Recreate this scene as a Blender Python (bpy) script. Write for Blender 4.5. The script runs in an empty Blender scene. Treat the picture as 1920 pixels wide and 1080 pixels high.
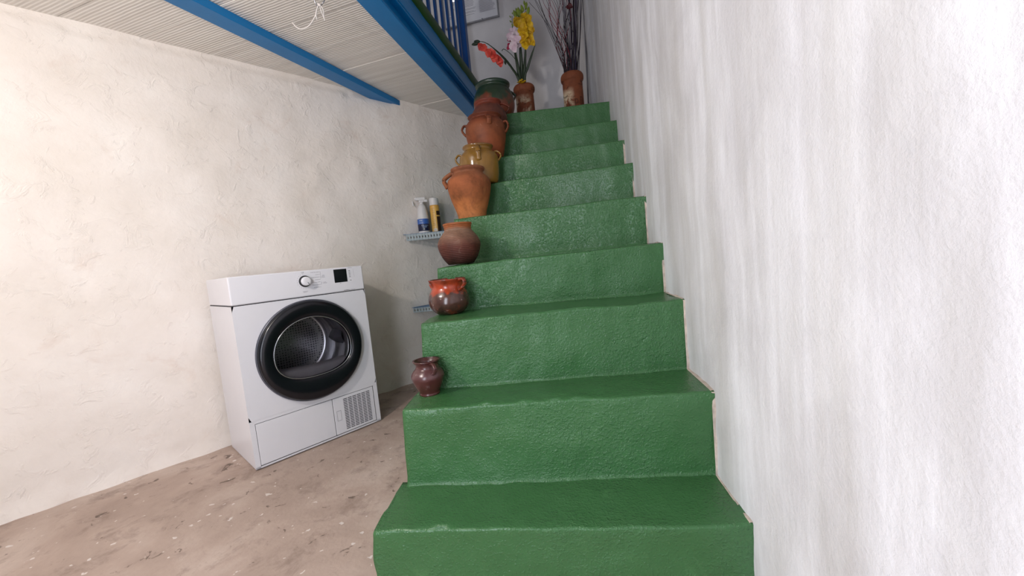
import bpy, bmesh, math, random
from mathutils import Vector, Matrix, noise

random.seed(7)
C = bpy.context.scene.collection
S = bpy.context.scene
H = 0.8187                      # lens height above the floor; world z = 0 is the floor

# ------------------------------------------------------------------ camera
CR = Vector((0.989, 0.114, -0.097)); CU = Vector((0.087, 0.091, 0.992)); CF = Vector((-0.1216, 0.9893, -0.0802))
CF.normalize(); CR = (CR - CF * CR.dot(CF)).normalized(); CU = CR.cross(CF)
FPX = 741.3
cam_d = bpy.data.cameras.new('camera')
cam = bpy.data.objects.new('camera', cam_d); C.objects.link(cam)
cam_d.sensor_fit = 'HORIZONTAL'; cam_d.sensor_width = 36.0; cam_d.lens = FPX * 36.0 / 1920.0
cam_d.clip_start = 0.02; cam_d.clip_end = 60
CP = Vector((0, 0, H))
M = Matrix((CR, CU, -CF)).transposed().to_4x4(); M.translation = CP
cam.matrix_world = M
S.camera = cam

# ------------------------------------------------------------------ light
S.view_settings.view_transform = 'Standard'; S.view_settings.look = 'None'
S.view_settings.gamma = 1.0; S.view_settings.use_curve_mapping = False
S.view_settings.exposure = 0.0
world = bpy.data.worlds.new('world'); S.world = world; world.use_nodes = True
bg = world.node_tree.nodes['Background']
bg.inputs[0].default_value = (0.80, 0.87, 1.0, 1); bg.inputs[1].default_value = 0.35

def light(name, kind, loc, power, color, size=None, size_y=None, aim=None):
    d = bpy.data.lights.new(name, kind); d.energy = power; d.color = color
    o = bpy.data.objects.new(name, d); C.objects.link(o); o.location = loc
    if kind == 'AREA':
        d.shape = 'RECTANGLE'; d.size = size; d.size_y = size_y
        o.rotation_euler = (Vector(aim) - Vector(loc)).to_track_quat('-Z', 'Y').to_euler()
    else:
        d.shadow_soft_size = size
    return o
light('room_lamp', 'POINT', (-1.25, 0.15, H + 0.82), 50, (1.0, 0.94, 0.88), 0.06)
light('doorway_daylight', 'AREA', (-0.60, -0.70, H + 0.0), 27, (0.84, 0.89, 1.0), 0.5, 1.5, (0.16, 0.95, H - 0.42))

light('loft_fill_light', 'POINT', (-1.75, 2.55, H + 2.25), 9, (0.93, 0.96, 1.0), 0.08)  # unseen added light that brightens the wall behind the railing bars

# ------------------------------------------------------------------ helpers
def lin(c):
    return tuple(((v / 255.0) / 12.92 if v / 255.0 <= 0.04045 else ((v / 255.0 + 0.055) / 1.055) ** 2.4) for v in c) + (1.0,)

def at(px, py, y):
    """point of the world where the line of sight through a place of the photograph meets the depth y"""
    d = CR * ((px - 960) / FPX) - CU * ((py - 540) / FPX) + CF
    return CP + d * (y / d.y)

class NT:
    def __init__(s, name):
        s.m = bpy.data.materials.new(name); s.m.use_nodes = True
        s.t = s.m.node_tree; s.p = s.t.nodes['Principled BSDF']; s.co = None
    def n(s, kind, **kw):
        x = s.t.nodes.new(kind)
        for k, v in kw.items(): setattr(x, k, v)
        return x
    def l(s, a, b): s.t.links.new(a, b)
    def obj(s, scale=(1, 1, 1), rot=(0, 0, 0)):
        if s.co is None: s.co = s.n('ShaderNodeTexCoord').outputs['Object']
        mp = s.n('ShaderNodeMapping'); mp.inputs['Scale'].default_value = scale; mp.inputs['Rotation'].default_value = rot
        s.l(s.co, mp.inputs[0]); return mp.outputs[0]
    def noise(s, scale, detail=4, rough=0.55, vec=None, dist=0):
        x = s.n('ShaderNodeTexNoise'); x.inputs['Scale'].default_value = scale; x.inputs['Detail'].default_value = detail
        x.inputs['Roughness'].default_value = rough; x.inputs['Distortion'].default_value = dist
        s.l(vec if vec is not None else s.obj(), x.inputs['Vector']); return x.outputs['Fac']
    def ramp(s, fac, stops, interp='LINEAR'):
        r = s.n('ShaderNodeValToRGB'); e = r.color_ramp; e.interpolation = interp
        while len(e.elements) > 1: e.elements.remove(e.elements[-1])
        e.elements[0].position = stops[0][0]; e.elements[0].color = stops[0][1]
        for p, c in stops[1:]:
            k = e.elements.new(p); k.color = c
        s.l(fac, r.inputs[0]); return r.outputs[0]
    def mix(s, fac, a, b, mode='MIX'):
        x = s.n('ShaderNodeMix', data_type='RGBA', blend_type=mode)
        if isinstance(fac, (int, float)): x.inputs[0].default_value = fac
        else: s.l(fac, x.inputs[0])
        for i, v in ((6, a), (7, b)):
            if isinstance(v, tuple): x.inputs[i].default_value = v
            else: s.l(v, x.inputs[i])
        return x.outputs[2]
    def math(s, op, a, b=0.0, c=None, clamp=False):
        x = s.n('ShaderNodeMath', operation=op); x.use_clamp = clamp
        for i, v in enumerate((a, b) if c is None else (a, b, c)):
            if isinstance(v, (int, float)): x.inputs[i].default_value = v
            else: s.l(v, x.inputs[i])
        return x.outputs[0]
    def sep(s):
        x = s.n('ShaderNodeSeparateXYZ'); s.l(s.obj(), x.inputs[0]); return x.outputs
    def step(s, v, a, b):
        x = s.n('ShaderNodeMapRange'); x.clamp = True
        s.l(v, x.inputs[0]); x.inputs[1].default_value = a; x.inputs[2].default_value = b; return x.outputs[0]
    def base(s, c):
        if isinstance(c, tuple): s.p.inputs['Base Color'].default_value = c
        else: s.l(c, s.p.inputs['Base Color'])
    def rough(s, r, spec=0.5, metal=0.0):
        if isinstance(r, (int, float)): s.p.inputs['Roughness'].default_value = r
        else: s.l(r, s.p.inputs['Roughness'])
        s.p.inputs['Specular IOR Level'].default_value = spec; s.p.inputs['Metallic'].default_value = metal
    def bump(s, *layers):
        prev = None
        for h, strength, dist in layers:
            b = s.n('ShaderNodeBump'); b.inputs['Strength'].default_value = strength; b.inputs['Distance'].default_value = dist
            s.l(h, b.inputs['Height'])
            if prev is not None: s.l(prev, b.inputs['Normal'])
            prev = b.outputs[0]
        s.l(prev, s.p.inputs['Normal'])

def simple(name, rgb, rough=0.5, metal=0.0, spec=0.5, vary=0.12, scale=14, bump=0.0, bscale=60):
    t = NT(name); c = lin(rgb)
    d = tuple(v * (1 - vary) for v in c[:3]) + (1,); b = tuple(min(1, v * (1 + vary)) for v in c[:3]) + (1,)
    t.base(t.ramp(t.noise(scale), [(0.3, d), (0.7, b)])); t.rough(rough, spec, metal)
    if bump: t.bump((t.noise(bscale), bump, 0.004))
    return t.m

def mesh_obj(name, verts, faces, mat, parent=None, smooth=True, loc=None):
    me = bpy.data.meshes.new(name); me.from_pydata([tuple(v) for v in verts], [], faces)
    me.update()
    if smooth: me.polygons.foreach_set('use_smooth', [True] * len(me.polygons))
    if mat: me.materials.append(mat)
    o = bpy.data.objects.new(name, me); C.objects.link(o)
    if parent: o.parent = parent
    if loc: o.location = loc
    return o

def bm_obj(name, bm, mat, parent=None, smooth=False):
    me = bpy.data.meshes.new(name); bmesh.ops.recalc_face_normals(bm, faces=bm.faces[:]); bm.to_mesh(me); bm.free()
    if smooth: me.polygons.foreach_set('use_smooth', [True] * len(me.polygons))
    if mat: me.materials.append(mat)
    o = bpy.data.objects.new(name, me); C.objects.link(o)
    if parent: o.parent = parent
    return o

def tag(o, label=None, cat=None, group=None, kind=None):
    if label: o['label'] = label
    if cat: o['category'] = cat
    if group: o['group'] = group
    if kind: o['kind'] = kind
    return o

def empty(name, label, cat, loc=(0, 0, 0), rz=0.0, group=None):
    o = bpy.data.objects.new(name, None); C.objects.link(o); o.empty_display_size = 0.05
    o.location = loc; o.rotation_euler = (0, 0, rz)
    return tag(o, label, cat, group)

def add_box(bm, x0, x1, y0, y1, z0, z1, bevel=0.0, seg=2, mtx=None):
    r = bmesh.ops.create_cube(bm, size=1.0); vs = r['verts']
    for v in vs:
        v.co = Vector((x0 + (v.co.x + .5) * (x1 - x0), y0 + (v.co.y + .5) * (y1 - y0), z0 + (v.co.z + .5) * (z1 - z0)))
    if bevel:
        es = list({e for v in vs for e in v.link_edges})
        rr = bmesh.ops.bevel(bm, geom=es, offset=bevel, segments=seg, affect='EDGES', profile=0.5)
        vs = list({v for f in rr['faces'] for v in f.verts} | {v for v in vs if v.is_valid})
    if mtx is not None:
        for v in vs: v.co = mtx @ v.co
    return vs

def box(name, x0, x1, y0, y1, z0, z1, mat, parent=None, bevel=0.0, mtx=None):
    bm = bmesh.new(); add_box(bm, x0, x1, y0, y1, z0, z1, bevel, 2, mtx); return bm_obj(name, bm, mat, parent)

def bar_between(bm, a, b, wx, wy, up=Vector((0, 0, 1)), bevel=0.0):
    """square bar from a to b, wx across, wy along up"""
    a = Vector(a); b = Vector(b); d = (b - a); L = d.length; d.normalize()
    s = d.cross(up).normalized(); u = s.cross(d)
    m = Matrix((s, d, u)).transposed().to_4x4(); m.translation = a
    add_box(bm, -wx / 2, wx / 2, 0, L, -wy / 2, wy / 2, bevel, 2, m)

def tube(vl, fl, pts, rad, seg=8, cap=True, flat=1.0, flatdir=None):
    """swept tube; rad a number or list; flat squashes the section along flatdir"""
    pts = [Vector(p) for p in pts]; n = len(pts); o = len(vl)
    ref = None
    for i, p in enumerate(pts):
        d = (pts[min(i + 1, n - 1)] - pts[max(i - 1, 0)]).normalized()
        if ref is None:
            ref = Vector(flatdir) if flatdir is not None else (Vector((0, 0, 1)) if abs(d.z) < .9 else Vector((1, 0, 0)))
        s = d.cross(ref).normalized(); u = s.cross(d).normalized()
        if flatdir is None: ref = u
        r = rad[i] if isinstance(rad, (list, tuple)) else rad
        for k in range(seg):
            a = 2 * math.pi * k / seg
            vl.append(p + s * (r * math.cos(a)) + u * (r * flat * math.sin(a)))
    for i in range(n - 1):
        for k in range(seg):
            k2 = (k + 1) % seg
            fl.append((o + i * seg + k, o + i * seg + k2, o + (i + 1) * seg + k2, o + (i + 1) * seg + k))
    if cap:
        fl.append(tuple(o + k for k in range(seg))[::-1]); fl.append(tuple(o + (n - 1) * seg + k for k in range(seg)))

def spline(pts, n=8):
    pts = [Vector(p) for p in pts]; out = []
    for i in range(len(pts) - 1):
        p0 = pts[max(i - 1, 0)]; p1 = pts[i]; p2 = pts[i + 1]; p3 = pts[min(i + 2, len(pts) - 1)]
        for k in range(n):
            t = k / n
            out.append(0.5 * ((2 * p1) + (p2 - p0) * t + (2 * p0 - 5 * p1 + 4 * p2 - p3) * t * t + (3 * p1 - p0 - 3 * p2 + p3) * t ** 3))
    out.append(pts[-1]); return out

def smooth_profile(pr, n=4):
    return [(p.x, p.y) for p in spline([Vector((z, r, 0)) for z, r in pr], n)]

def lathe(prof, seg=48, wob=0.0, seed=0, close_bottom=True, thick=None, dent=0.0):
    """prof list of (z, r) going up the outside; thick makes an inner wall"""
    rings = list(prof)
    if thick:
        zt = rings[-1][0]
        inner = [(max(z, thick) if z < zt else z - 0.001, max(r - thick, 0.004)) for z, r in reversed(rings) if z > thick * 0.5]
        rings = rings + inner
    vl, fl = [], []
    for z, r in rings:
        for k in range(seg):
            a = 2 * math.pi * k / seg
            w = 1.0
            if wob:
                w += wob * noise.noise(Vector((math.cos(a) * 1.3 + seed, math.sin(a) * 1.3, z * 9 + seed)))
            vl.append(Vector((r * w * math.cos(a), r * w * math.sin(a), z)))
    n = len(rings)
    for i in range(n - 1):
        for k in range(seg):
            k2 = (k + 1) % seg
            fl.append((i * seg + k, i * seg + k2, (i + 1) * seg + k2, (i + 1) * seg + k))
    if close_bottom: fl.append(tuple(range(seg))[::-1])
    if thick: fl.append(tuple((n - 1) * seg + k for k in range(seg)))
    return vl, fl

# ------------------------------------------------------------------ materials
def mat_white_right():
    t = NT('whitewash_streaked')
    st = t.noise(1.0, 5, 0.6, t.obj((9, 9, 0.9))); st2 = t.noise(1.0, 5, 0.65, t.obj((26, 26, 1.3)), 0.35)
    c = t.ramp(st, [(0.32, lin((214, 212, 211))), (0.5, lin((225, 224, 226))), (0.66, lin((242, 242, 246)))])
    c2 = t.ramp(st2, [(0.38, lin((226, 224, 224))), (0.62, lin((250, 250, 252)))])
    c3 = t.ramp(t.noise(4.5, 6, 0.65, t.obj((1, 1, 0.55)), 0.3), [(0.40, lin((228, 226, 226))), (0.60, (1, 1, 1, 1))])
    t.base(t.mix(0.6, t.mix(0.3, c, c2, 'MULTIPLY'), c3, 'MULTIPLY'))
    t.rough(0.6, 0.3)
    t.bump((t.noise(1.0, 4, 0.6, t.obj((22, 22, 4))), 0.2, 0.005), (t.noise(110, 4, 0.65), 0.5, 0.003))
    return t.m
def mat_white_left():
    t = NT('cream_plaster')
    c = t.ramp(t.noise(3.0, 5, 0.6), [(0.3, lin((228, 219, 210))), (0.55, lin((238, 230, 223))), (0.75, lin((244, 238, 232)))])
    spots = t.ramp(t.noise(5.5, 6, 0.65, None, 0.6), [(0.60, (0, 0, 0, 1)), (0.74, (1, 1, 1, 1))])
    c = t.mix(t.math('MULTIPLY', spots, 0.35), c, lin((214, 192, 178)))
    t.base(c); t.rough(0.75, 0.25)
    t.bump((t.noise(7, 5, 0.6, None, 0.4), 0.3, 0.02), (t.ramp(t.noise(13, 5, 0.6, None, 1.0), [(.56, (0, 0, 0, 1)), (.66, (1, 1, 1, 1))]), 0.35, 0.006), (t.noise(60, 4, 0.6), 0.35, 0.004))
    return t.m
def mat_back():
    t = NT('grey_white_wall')
    t.base(t.ramp(t.noise(4.0, 4), [(0.3, lin((200, 197, 199))), (0.7, lin((216, 213, 214)))])); t.rough(0.7, 0.25)
    t.bump((t.noise(40, 4), 0.2, 0.004)); return t.m
def mat_green():
    t = NT('green_gloss_paint')
    c = t.ramp(t.noise(2.6, 5, 0.6), [(0.3, lin((55, 97, 56))), (0.7, lin((64, 108, 66)))])
    wear = t.ramp(t.noise(7, 6, 0.65, None, 0.5), [(0.62, (0, 0, 0, 1)), (0.72, (1, 1, 1, 1))])
    t.base(t.mix(t.math('MULTIPLY', wear, 0.25), c, lin((88, 136, 86))))
    t.rough(t.math('ADD', t.math('MULTIPLY', t.noise(11, 4), 0.20), 0.13), 0.4)
    vr = t.n('ShaderNodeTexVoronoi', feature='DISTANCE_TO_EDGE'); vr.inputs['Scale'].default_value = 5.0
    wv = t.obj((1, 1, 1.6)); dn = t.n('ShaderNodeTexNoise'); dn.inputs['Scale'].default_value = 9.0
    t.l(wv, dn.inputs['Vector']); vm = t.n('ShaderNodeVectorMath', operation='MULTIPLY_ADD')
    t.l(dn.outputs['Color'], vm.inputs[0]); vm.inputs[1].default_value = (.18, .18, .18); t.l(wv, vm.inputs[2]); t.l(vm.outputs[0], vr.inputs['Vector'])
    crack = t.step(vr.outputs['Distance'], 0.0, 0.012)
    mask = t.step(t.noise(3.2, 2), 0.60, 0.66)
    crk = t.math('ADD', crack, t.math('SUBTRACT', 1.0, mask), clamp=True)
    rough_patch = t.math('MULTIPLY', t.ramp(t.noise(125, 3, 0.6), [(.48, (0, 0, 0, 1)), (.66, (1, 1, 1, 1))]), t.step(t.noise(2.7, 2), 0.40, 0.55))
    t.bump((crk, 0.35, 0.004), (t.noise(13, 3, 0.5), 0.28, 0.010), (t.noise(48, 3, 0.5), 0.25, 0.004), (t.noise(230, 3, 0.6), 0.4, 0.002), (t.ramp(t.noise(165, 2, 0.5), [(.50, (0, 0, 0, 1)), (.70, (1, 1, 1, 1))]), 0.45, 0.002), (rough_patch, 0.6, 0.0025))
    return t.m
def mat_floor():
    t = NT('bare_concrete_floor')
    c = t.ramp(t.noise(2.2, 6, 0.62, None, 0.4), [(0.28, lin((156, 136, 124))), (0.5, lin((178, 158, 146))), (0.72, lin((202, 185, 174)))])
    dirt = t.ramp(t.noise(7.5, 6, 0.7, None, 0.3), [(0.53, (0, 0, 0, 1)), (0.66, (1, 1, 1, 1))])
    c = t.mix(t.math('MULTIPLY', dirt, 0.45), c, lin((112, 94, 84)))
    drops = t.ramp(t.noise(34, 2, 0.5), [(0.70, (0, 0, 0, 1)), (0.72, (1, 1, 1, 1))])
    c = t.mix(drops, c, lin((214, 204, 198)))
    dk = t.ramp(t.noise(15, 4, 0.6, None, 0.8), [(0.64, (0, 0, 0, 1)), (0.68, (1, 1, 1, 1))])
    t.base(t.mix(t.math('MULTIPLY', dk, 0.75), c, lin((84, 70, 62))))
    t.rough(0.7, 0.3); t.bump((t.noise(6, 5), 0.3, 0.02), (t.noise(70, 4), 0.3, 0.004)); return t.m
def mat_board():
    t = NT('ribbed_white_board')
    w = t.n('ShaderNodeTexWave', wave_type='BANDS', bands_direction='Y', wave_profile='SIN'); w.inputs['Scale'].default_value = 24.0
    w.inputs['Distortion'].default_value = 1.2; w.inputs['Detail Scale'].default_value = 0.6; t.l(t.obj(), w.inputs['Vector'])
    sm = t.noise(1.0, 4, 0.6, t.obj((1.5, 30, 1)))
    c = t.ramp(sm, [(0.3, lin((222, 216, 209))), (0.7, lin((240, 236, 230)))])
    ln = t.math('MULTIPLY', t.step(w.outputs['Fac'], 0.22, 0.0), 0.22)
    t.base(t.mix(ln, c, lin((150, 143, 136)))); t.rough(0.6, 0.3)
    t.bump((w.outputs['Fac'], 0.3, 0.004)); return t.m

M_right = mat_white_right(); M_left = mat_white_left(); M_back = mat_back(); M_green = mat_green(); M_floor = mat_floor(); M_board = mat_board()
M_blue = simple('blue_gloss_paint', (8, 116, 180), 0.35, spec=0.4, vary=0.06, scale=5, bump=0.12, bscale=20)
M_bluedark = simple('blue_bar_paint', (10, 68, 134), 0.4, spec=0.35, vary=0.08, scale=6)
M_slabgreen = simple('dark_green_edge_paint', (34, 74, 30), 0.5, spec=0.3, vary=0.15, scale=8, bump=0.15, bscale=30)
M_plain = simple('plain_white_paint', (214, 210, 206), 0.8, spec=0.2)

# ------------------------------------------------------------------ setting
def grid_surface(fn, nu, nv):
    vl = [fn(i / nu, j / nv) for j in range(nv + 1) for i in range(nu + 1)]; fl = []
    for j in range(nv):
        for i in range(nu):
            a = j * (nu + 1) + i; fl.append((a, a + 1, a + nu + 2, a + nu + 1))
    return vl, fl
def nz(x, y, z, s): return noise.noise(Vector((x * s, y * s, z * s)))

# floor
def f_floor(u, v):
    x = -4.2 + u * 5.0; y = -2.2 + v * 6.2
    return Vector((x, y, 0.006 * nz(x, y, 0, 2.2) + 0.003 * nz(x, y, 3, 7) - 0.006))
vl, fl = grid_surface(f_floor, 110, 120)
tag(mesh_obj('floor', vl, fl, M_floor), 'bare grey brown concrete floor with stains and paint drops', None, kind='structure')

# right wall: plane x = XR, uneven, soft inner corner at the back
XR = 0.357
def f_right(u, v):
    y = -1.1 + u * 4.46; z = v * 3.6
    x = XR + 0.010 + 0.006 * nz(0, y, z, 3.5) + 0.0022 * nz(4, y, z, 17)
    if y > 2.8: x -= 0.30 * (y - 2.8) ** 2.4
    return Vector((x, y, z))
vl, fl = grid_surface(f_right, 200, 130)
fl = [f[::-1] for f in fl]
tag(mesh_obj('wall_right', vl, fl, M_right), kind='structure')

# left wall under the loft: runs at 53.7 degrees
WB = Vector((-1.256, 2.458, 0)); WD = Vector((0.592, 0.806, 0)); WN = Vector((0.806, -0.592, 0))
def f_left(u, v):
    s = -3.6 + u * 5.05; z = -0.01 + v * 2.13
    p = WB + WD * s
    d = 0.016 * nz(s, z, 0, 2.0) + 0.006 * nz(s, z, 5, 6) + 0.003 * max(0, nz(s, z, 9, 17))
    lip = 1.945 + 0.03 * nz(s, 0, 2, 3) + 0.012 * nz(s, 0, 4, 12)
    if z > lip and s < 0.36: d -= 0.012
    elif z > lip - 0.05: d += 0.006 * max(0.0, nz(s, z, 2, 22))
    if z < 0.05: d += 0.012 * (0.05 - z) / 0.05 * (0.6 + nz(s, 0, 0, 9))
    if abs(z - 1.45) < 0.09 and -0.4 < s < 0.2: d += 0.006 * max(0.0, nz(s, z, 14, 11) + 0.1)
    return p + WN * d + Vector((0, 0, z))
vl, fl = grid_surface(f_left, 260, 130)
tag(mesh_obj('wall_left', vl, fl, M_left), kind='structure')

# back wall upstairs
BD = Vector((0.9925, -0.122, 0)); BN = Vector((-0.122, -0.9925, 0)); B0 = Vector((0.357, 3.2, 0))
def f_back(u, v):
    s = -2.4 + u * 2.62; z = 1.2 + v * 2.4
    p = B0 + BD * s; return p + BN * (0.006 * nz(s, z, 1, 2.5)) + Vector((0, 0, z))
vl, fl = grid_surface(f_back, 60, 50)
tag(mesh_obj('wall_back', vl, fl, M_back), kind='structure')
# dark line at the back corner: a thin grey tube running up the wall
vl, fl = [], []
tube(vl, fl, [at(1104.5, 210, 3.13), at(1103, 190, 3.13), at(1099, 100, 3.13), at(1093.5, 0, 3.13), at(1088, -90, 3.13)], 0.006, 8)
tag(mesh_obj('trim_1', vl, fl, simple('grey_corner_line', (120, 118, 124), 0.6)), kind='structure')

# upper room ceiling and upper left wall (close the space above the loft)
tag(box('ceiling_upper', -3.4, 0.6, -1.3, 3.8, 3.58, 3.66, M_plain), kind='structure')
tag(box('wall_upper', -3.4, -3.3, -1.3, 3.8, 2.2, 3.6, M_plain), kind='structure')

tag(box('wall_light_block', -3.4, 0.6, -1.4, -1.32, H + 1.3, 3.6, M_plain), kind='structure')  # unseen upper wall, added to hold ambient light off the upper steps

# loft floor slab with green painted edge, blue fascia, cut at the walls
EA = Vector((-0.676, 1.45, 0)); ED = Vector((0.0885, 0.9961, 0)); EX = Vector((0.9961, -0.0885, 0))
EM = Matrix((EX, ED, Vector((0, 0, 1)))).transposed().to_4x4(); EM.translation = EA
slab = box('floor_loft', -2.6, -0.036, -1.6, 1.92, H + 1.245, H + 1.405, M_plain, None, 0.0, EM)
tag(slab, 'loft floor slab over the beams', kind='structure')
# the green painted strip is an uneven skim on the slab's edge
bm = bmesh.new(); NSEG = 90
for i in range(NSEG + 1):
    yy = -1.6 + 3.52 * i / NSEG
    a = 0.004 * nz(yy, 0, 0, 9); b = 0.006 * nz(yy, 3, 0, 11)
    for (xx, zz) in ((-0.03, H + 1.406), (0.001, H + 1.412 + a * .3), (0.010 + a * .5, H + 1.405), (0.012 + a * .5, H + 1.345 + b), (0.0, H + 1.338 + b), (-0.03, H + 1.338 + b)):
        bm.verts.new(EM @ Vector((xx, yy, zz)))
bm.verts.ensure_lookup_table()
for i in range(NSEG):
    for k in range(6):
        k2 = (k + 1) % 6; bm.faces.new([bm.verts[i * 6 + k], bm.verts[i * 6 + k2], bm.verts[i * 6 + 6 + k2], bm.verts[i * 6 + 6 + k]])
bm_obj('green_edge', bm, M_slabgreen, slab, True)

# ribbed ceiling boards between the beams, one object each
ceil_o = empty('ceiling', None, None); tag(ceil_o, 'ribbed white boards of the loft underside', kind='structure')
cd = Vector((0.982, -0.187, 0)); by = Vector((0.187, 0.982, 0))
CM = Matrix((cd, by, Vector((0, 0, 1)))).transposed().to_4x4()
# distance along by of the joints
nbA = Vector((-0.651, 1.721, 0)); ndA = (Vector((-0.533, 3.10, 0)) - nbA).normalized()
for k in range(-13, 8):
    v0 = 2.03 + 0.228 * (k - 0) ; v1 = v0 + 0.2245
    bm = bmesh.new()
    jig = 0.0015 * (k % 3 - 1)
    # the right end stops at the web of the near beam
    q0 = nbA - ndA.cross(Vector((0, 0, 1))) * 0.05; n0 = ndA.cross(Vector((0, 0, 1)))
    u_end = (q0 - by * ((v0 + v1) / 2)).dot(n0) / cd.dot(n0)
    add_box(bm, -3.2, u_end, v0, v1, H + 1.168 + jig, H + 1.19, 0.0)
    vs = bm.verts[:]
    o = bm_obj('ceiling_board', bm, M_board, None)
    # board frame: x along the board, y across
    o.matrix_world = CM
    o.parent = ceil_o

# ------------------------------------------------------------------ beams
def beam(name, label, a, b, w, h, fl_t, web_t, mat):
    a = Vector(a); b = Vector(b); d = (b - a).normalized(); L = (b - a).length
    s = d.cross(Vector((0, 0, 1))).normalized()
    m = Matrix((s, d, Vector((0, 0, 1)))).transposed().to_4x4(); m.translation = a
    root = empty(name, label, 'beam', a, 0); tag(root, kind='thing')
    def part(nm, x0, x1, z0, z1, bev):
        o = box(nm, x0, x1, 0, L, z0, z1, mat, root, bev, Matrix.Translation(-a) @ m); return o
    part('bottom_flange', -w, 0, 0, fl_t, 0.003)
    part('web', -w / 2 - web_t / 2, -w / 2 + web_t / 2, fl_t + 0.0, h - fl_t, 0)
    part('top_flange', -w, 0, h - fl_t, h, 0.003)
    return root, m, a
# near beam: its bottom right edge runs under the loft edge
nb = (Vector((-0.651, 1.721, H + 1.14)), Vector((-0.533, 3.10, H + 1.14)))
nd = (nb[1] - nb[0]).normalized()
beam('steel_beam', 'wide blue painted steel beam along the loft edge, under the green strip', nb[0] - nd * 1.9, nb[0] + nd * 1.66, 0.098, 0.100, 0.012, 0.03, M_blue)
# painted fascia above the flange: dark recess board then a proud lip
bm = bmesh.new()
fz = H + 1.14
fm = Matrix((nd.cross(Vector((0, 0, 1))).normalized(), nd, Vector((0, 0, 1)))).transposed().to_4x4(); fm.translation = Vector((nb[0].x, nb[0].y, 0))
add_box(bm, -0.035, 0.0025, -1.6, 1.92, H + 1.2415, H + 1.300, 0.003, 2, EM)
add_box(bm, -0.035, -0.0005, -1.6, 1.92, H + 1.3005, H + 1.342, 0.002, 2, EM)
tag(bm_obj('fascia_board', bm, M_blue), 'blue painted fascia board between the steel beam and green loft edge', 'board')
lb = (Vector((-1.223, 1.971, H + 1.13)), Vector((-1.022, 2.733, H + 1.13)))
ld = (lb[1] - lb[0]).normalized()
beam('steel_beam', 'narrow blue painted steel beam running into the cream plaster wall', lb[0] - ld * 2.0, lb[1] + ld * 0.16, 0.092, 0.115, 0.036, 0.02, M_blue)

# ------------------------------------------------------------------ staircase
STEPS = [(0.194, 0.849, 0.854, -0.500), (0.422, 1.024, 1.040, -0.466), (0.638, 1.173, 1.231, -0.440), (0.815, 1.405, 1.442, -0.438),
         (1.006, 1.725, 1.649, -0.437), (1.181, 1.955, 1.858, -0.437), (1.328, 2.074, 2.027, -0.437), (1.477, 2.212, 2.202, -0.437), (1.635, 2.323, 2.372, -0.437)]
stair = empty('staircase', 'green gloss painted masonry staircase climbing beside the whitewashed wall', 'staircase', (0, 0.85, 0))
def make_step(k):
    zt, yl, yr, xl = STEPS[k]
    zb = STEPS[k - 1][0] if k else 0.0
    if k + 1 < len(STEPS): nyl, nyr = STEPS[k + 1][1] + 0.03, STEPS[k + 1][2] + 0.03
    else: nyl, nyr = 3.42, 3.16
    NX = 110
    prof = []           # (t along depth 0..1 or None, y offset, z)
    R = 0.007
    zz = [zb - 0.03 if k else -0.01]
    n = 13
    zz += [zb, zb + .002, zb + .005, zb + .010]
    for i in range(1, n + 1): zz.append(zb + .010 + (zt - R - zb - .010) * i / n)
    pts = [('r', z, (0.012 * (1 - min(1, max(0, (z - zb) / (zt - zb)))))) for z in zz]    # riser leans back a little at the foot
    for a in (25, 50, 75):
        pts.append(('n', zt - R + R * math.sin(math.radians(a)), R - R * math.cos(math.radians(a))))
    TN = 12 if k < 8 else 16
    for i in range(TN + 1): pts.append(('t', zt, i / TN))
    vl, fl = [], []
    W = len(pts) + 2
    for i in range(NX + 1):
        t = i / NX
        # nose line in plan: slight curve
        ynose = yl + (yr - yl) * t + 0.004 * nz(t * 1.2, k, 0, 3.0) + 0.0025 * nz(t, k, 3, 14)
        yback = nyl + (nyr - nyl) * t
        zoff = 0.003 * nz(t, k * 3.1, 1, 4.0) + (-0.012 * (1 - t) if k == 3 else 0)
        col = []
        for kind, z, v in pts:
            if kind == 'r': y = ynose + v - (0.0045 * max(0.0, 1 - (z - zb) / .008) ** 2 if k and z >= zb - .001 else 0.0)
            elif kind == 'n': y = ynose + v
            else: y = ynose + R + (yback - ynose - R) * v
            flare = 0.08 * (zt - z) if k < 4 else 0.0
            xL = xl - flare
            if k == 0:
                back = max(0.0, (y - yl) / 0.205) if kind == 't' else 0.0
                xL = xl - 0.06 * (zt - z) - 0.006 * back + 0.012 * max(0.0, nz(y, z, 2, 16)) * (1 if back > 0.15 else 0.3)
            xL += 0.004 * nz(y, z, k, 13)
            x = xL + (0.374 - xL) * t
            dd = 0.005 * nz(x, z * 1.5 + k, y, 6) + 0.0022 * nz(x, z + k * 2, y, 19) + 0.0012 * nz(x, z + k, y, 45)
            if kind == 'r': y += dd; zz_ = z + (zoff if z > zb + 0.02 else 0)
            elif kind == 'n': y += dd * 0.8; zz_ = z + zoff + dd * 0.5
            else: zz_ = z + zoff + dd * (0.8 if v > 0.02 else 0.5)
            col.append(Vector((x, y, zz_)))
        top = col[-1]
        col.append(Vector((top.x, top.y, -0.01))); col.append(Vector((col[0].x, col[0].y + 0.004, -0.01)))
        vl += col
    for i in range(NX):
        for j in range(W):
            j2 = (j + 1) % W
            fl.append((i * W + j, (i + 1) * W + j, (i + 1) * W + j2, i * W + j2))
    fl.append(tuple(range(W))); fl.append(tuple(NX * W + j for j in range(W))[::-1])
    o = mesh_obj('step', [p - Vector((0, 0.85, 0)) for p in vl], fl, M_green, stair)
    me = o.data
    me.polygons[len(me.polygons) - 1].use_smooth = False; me.polygons[len(me.polygons) - 2].use_smooth = False
    return o
for k in range(9): make_step(k)

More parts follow.
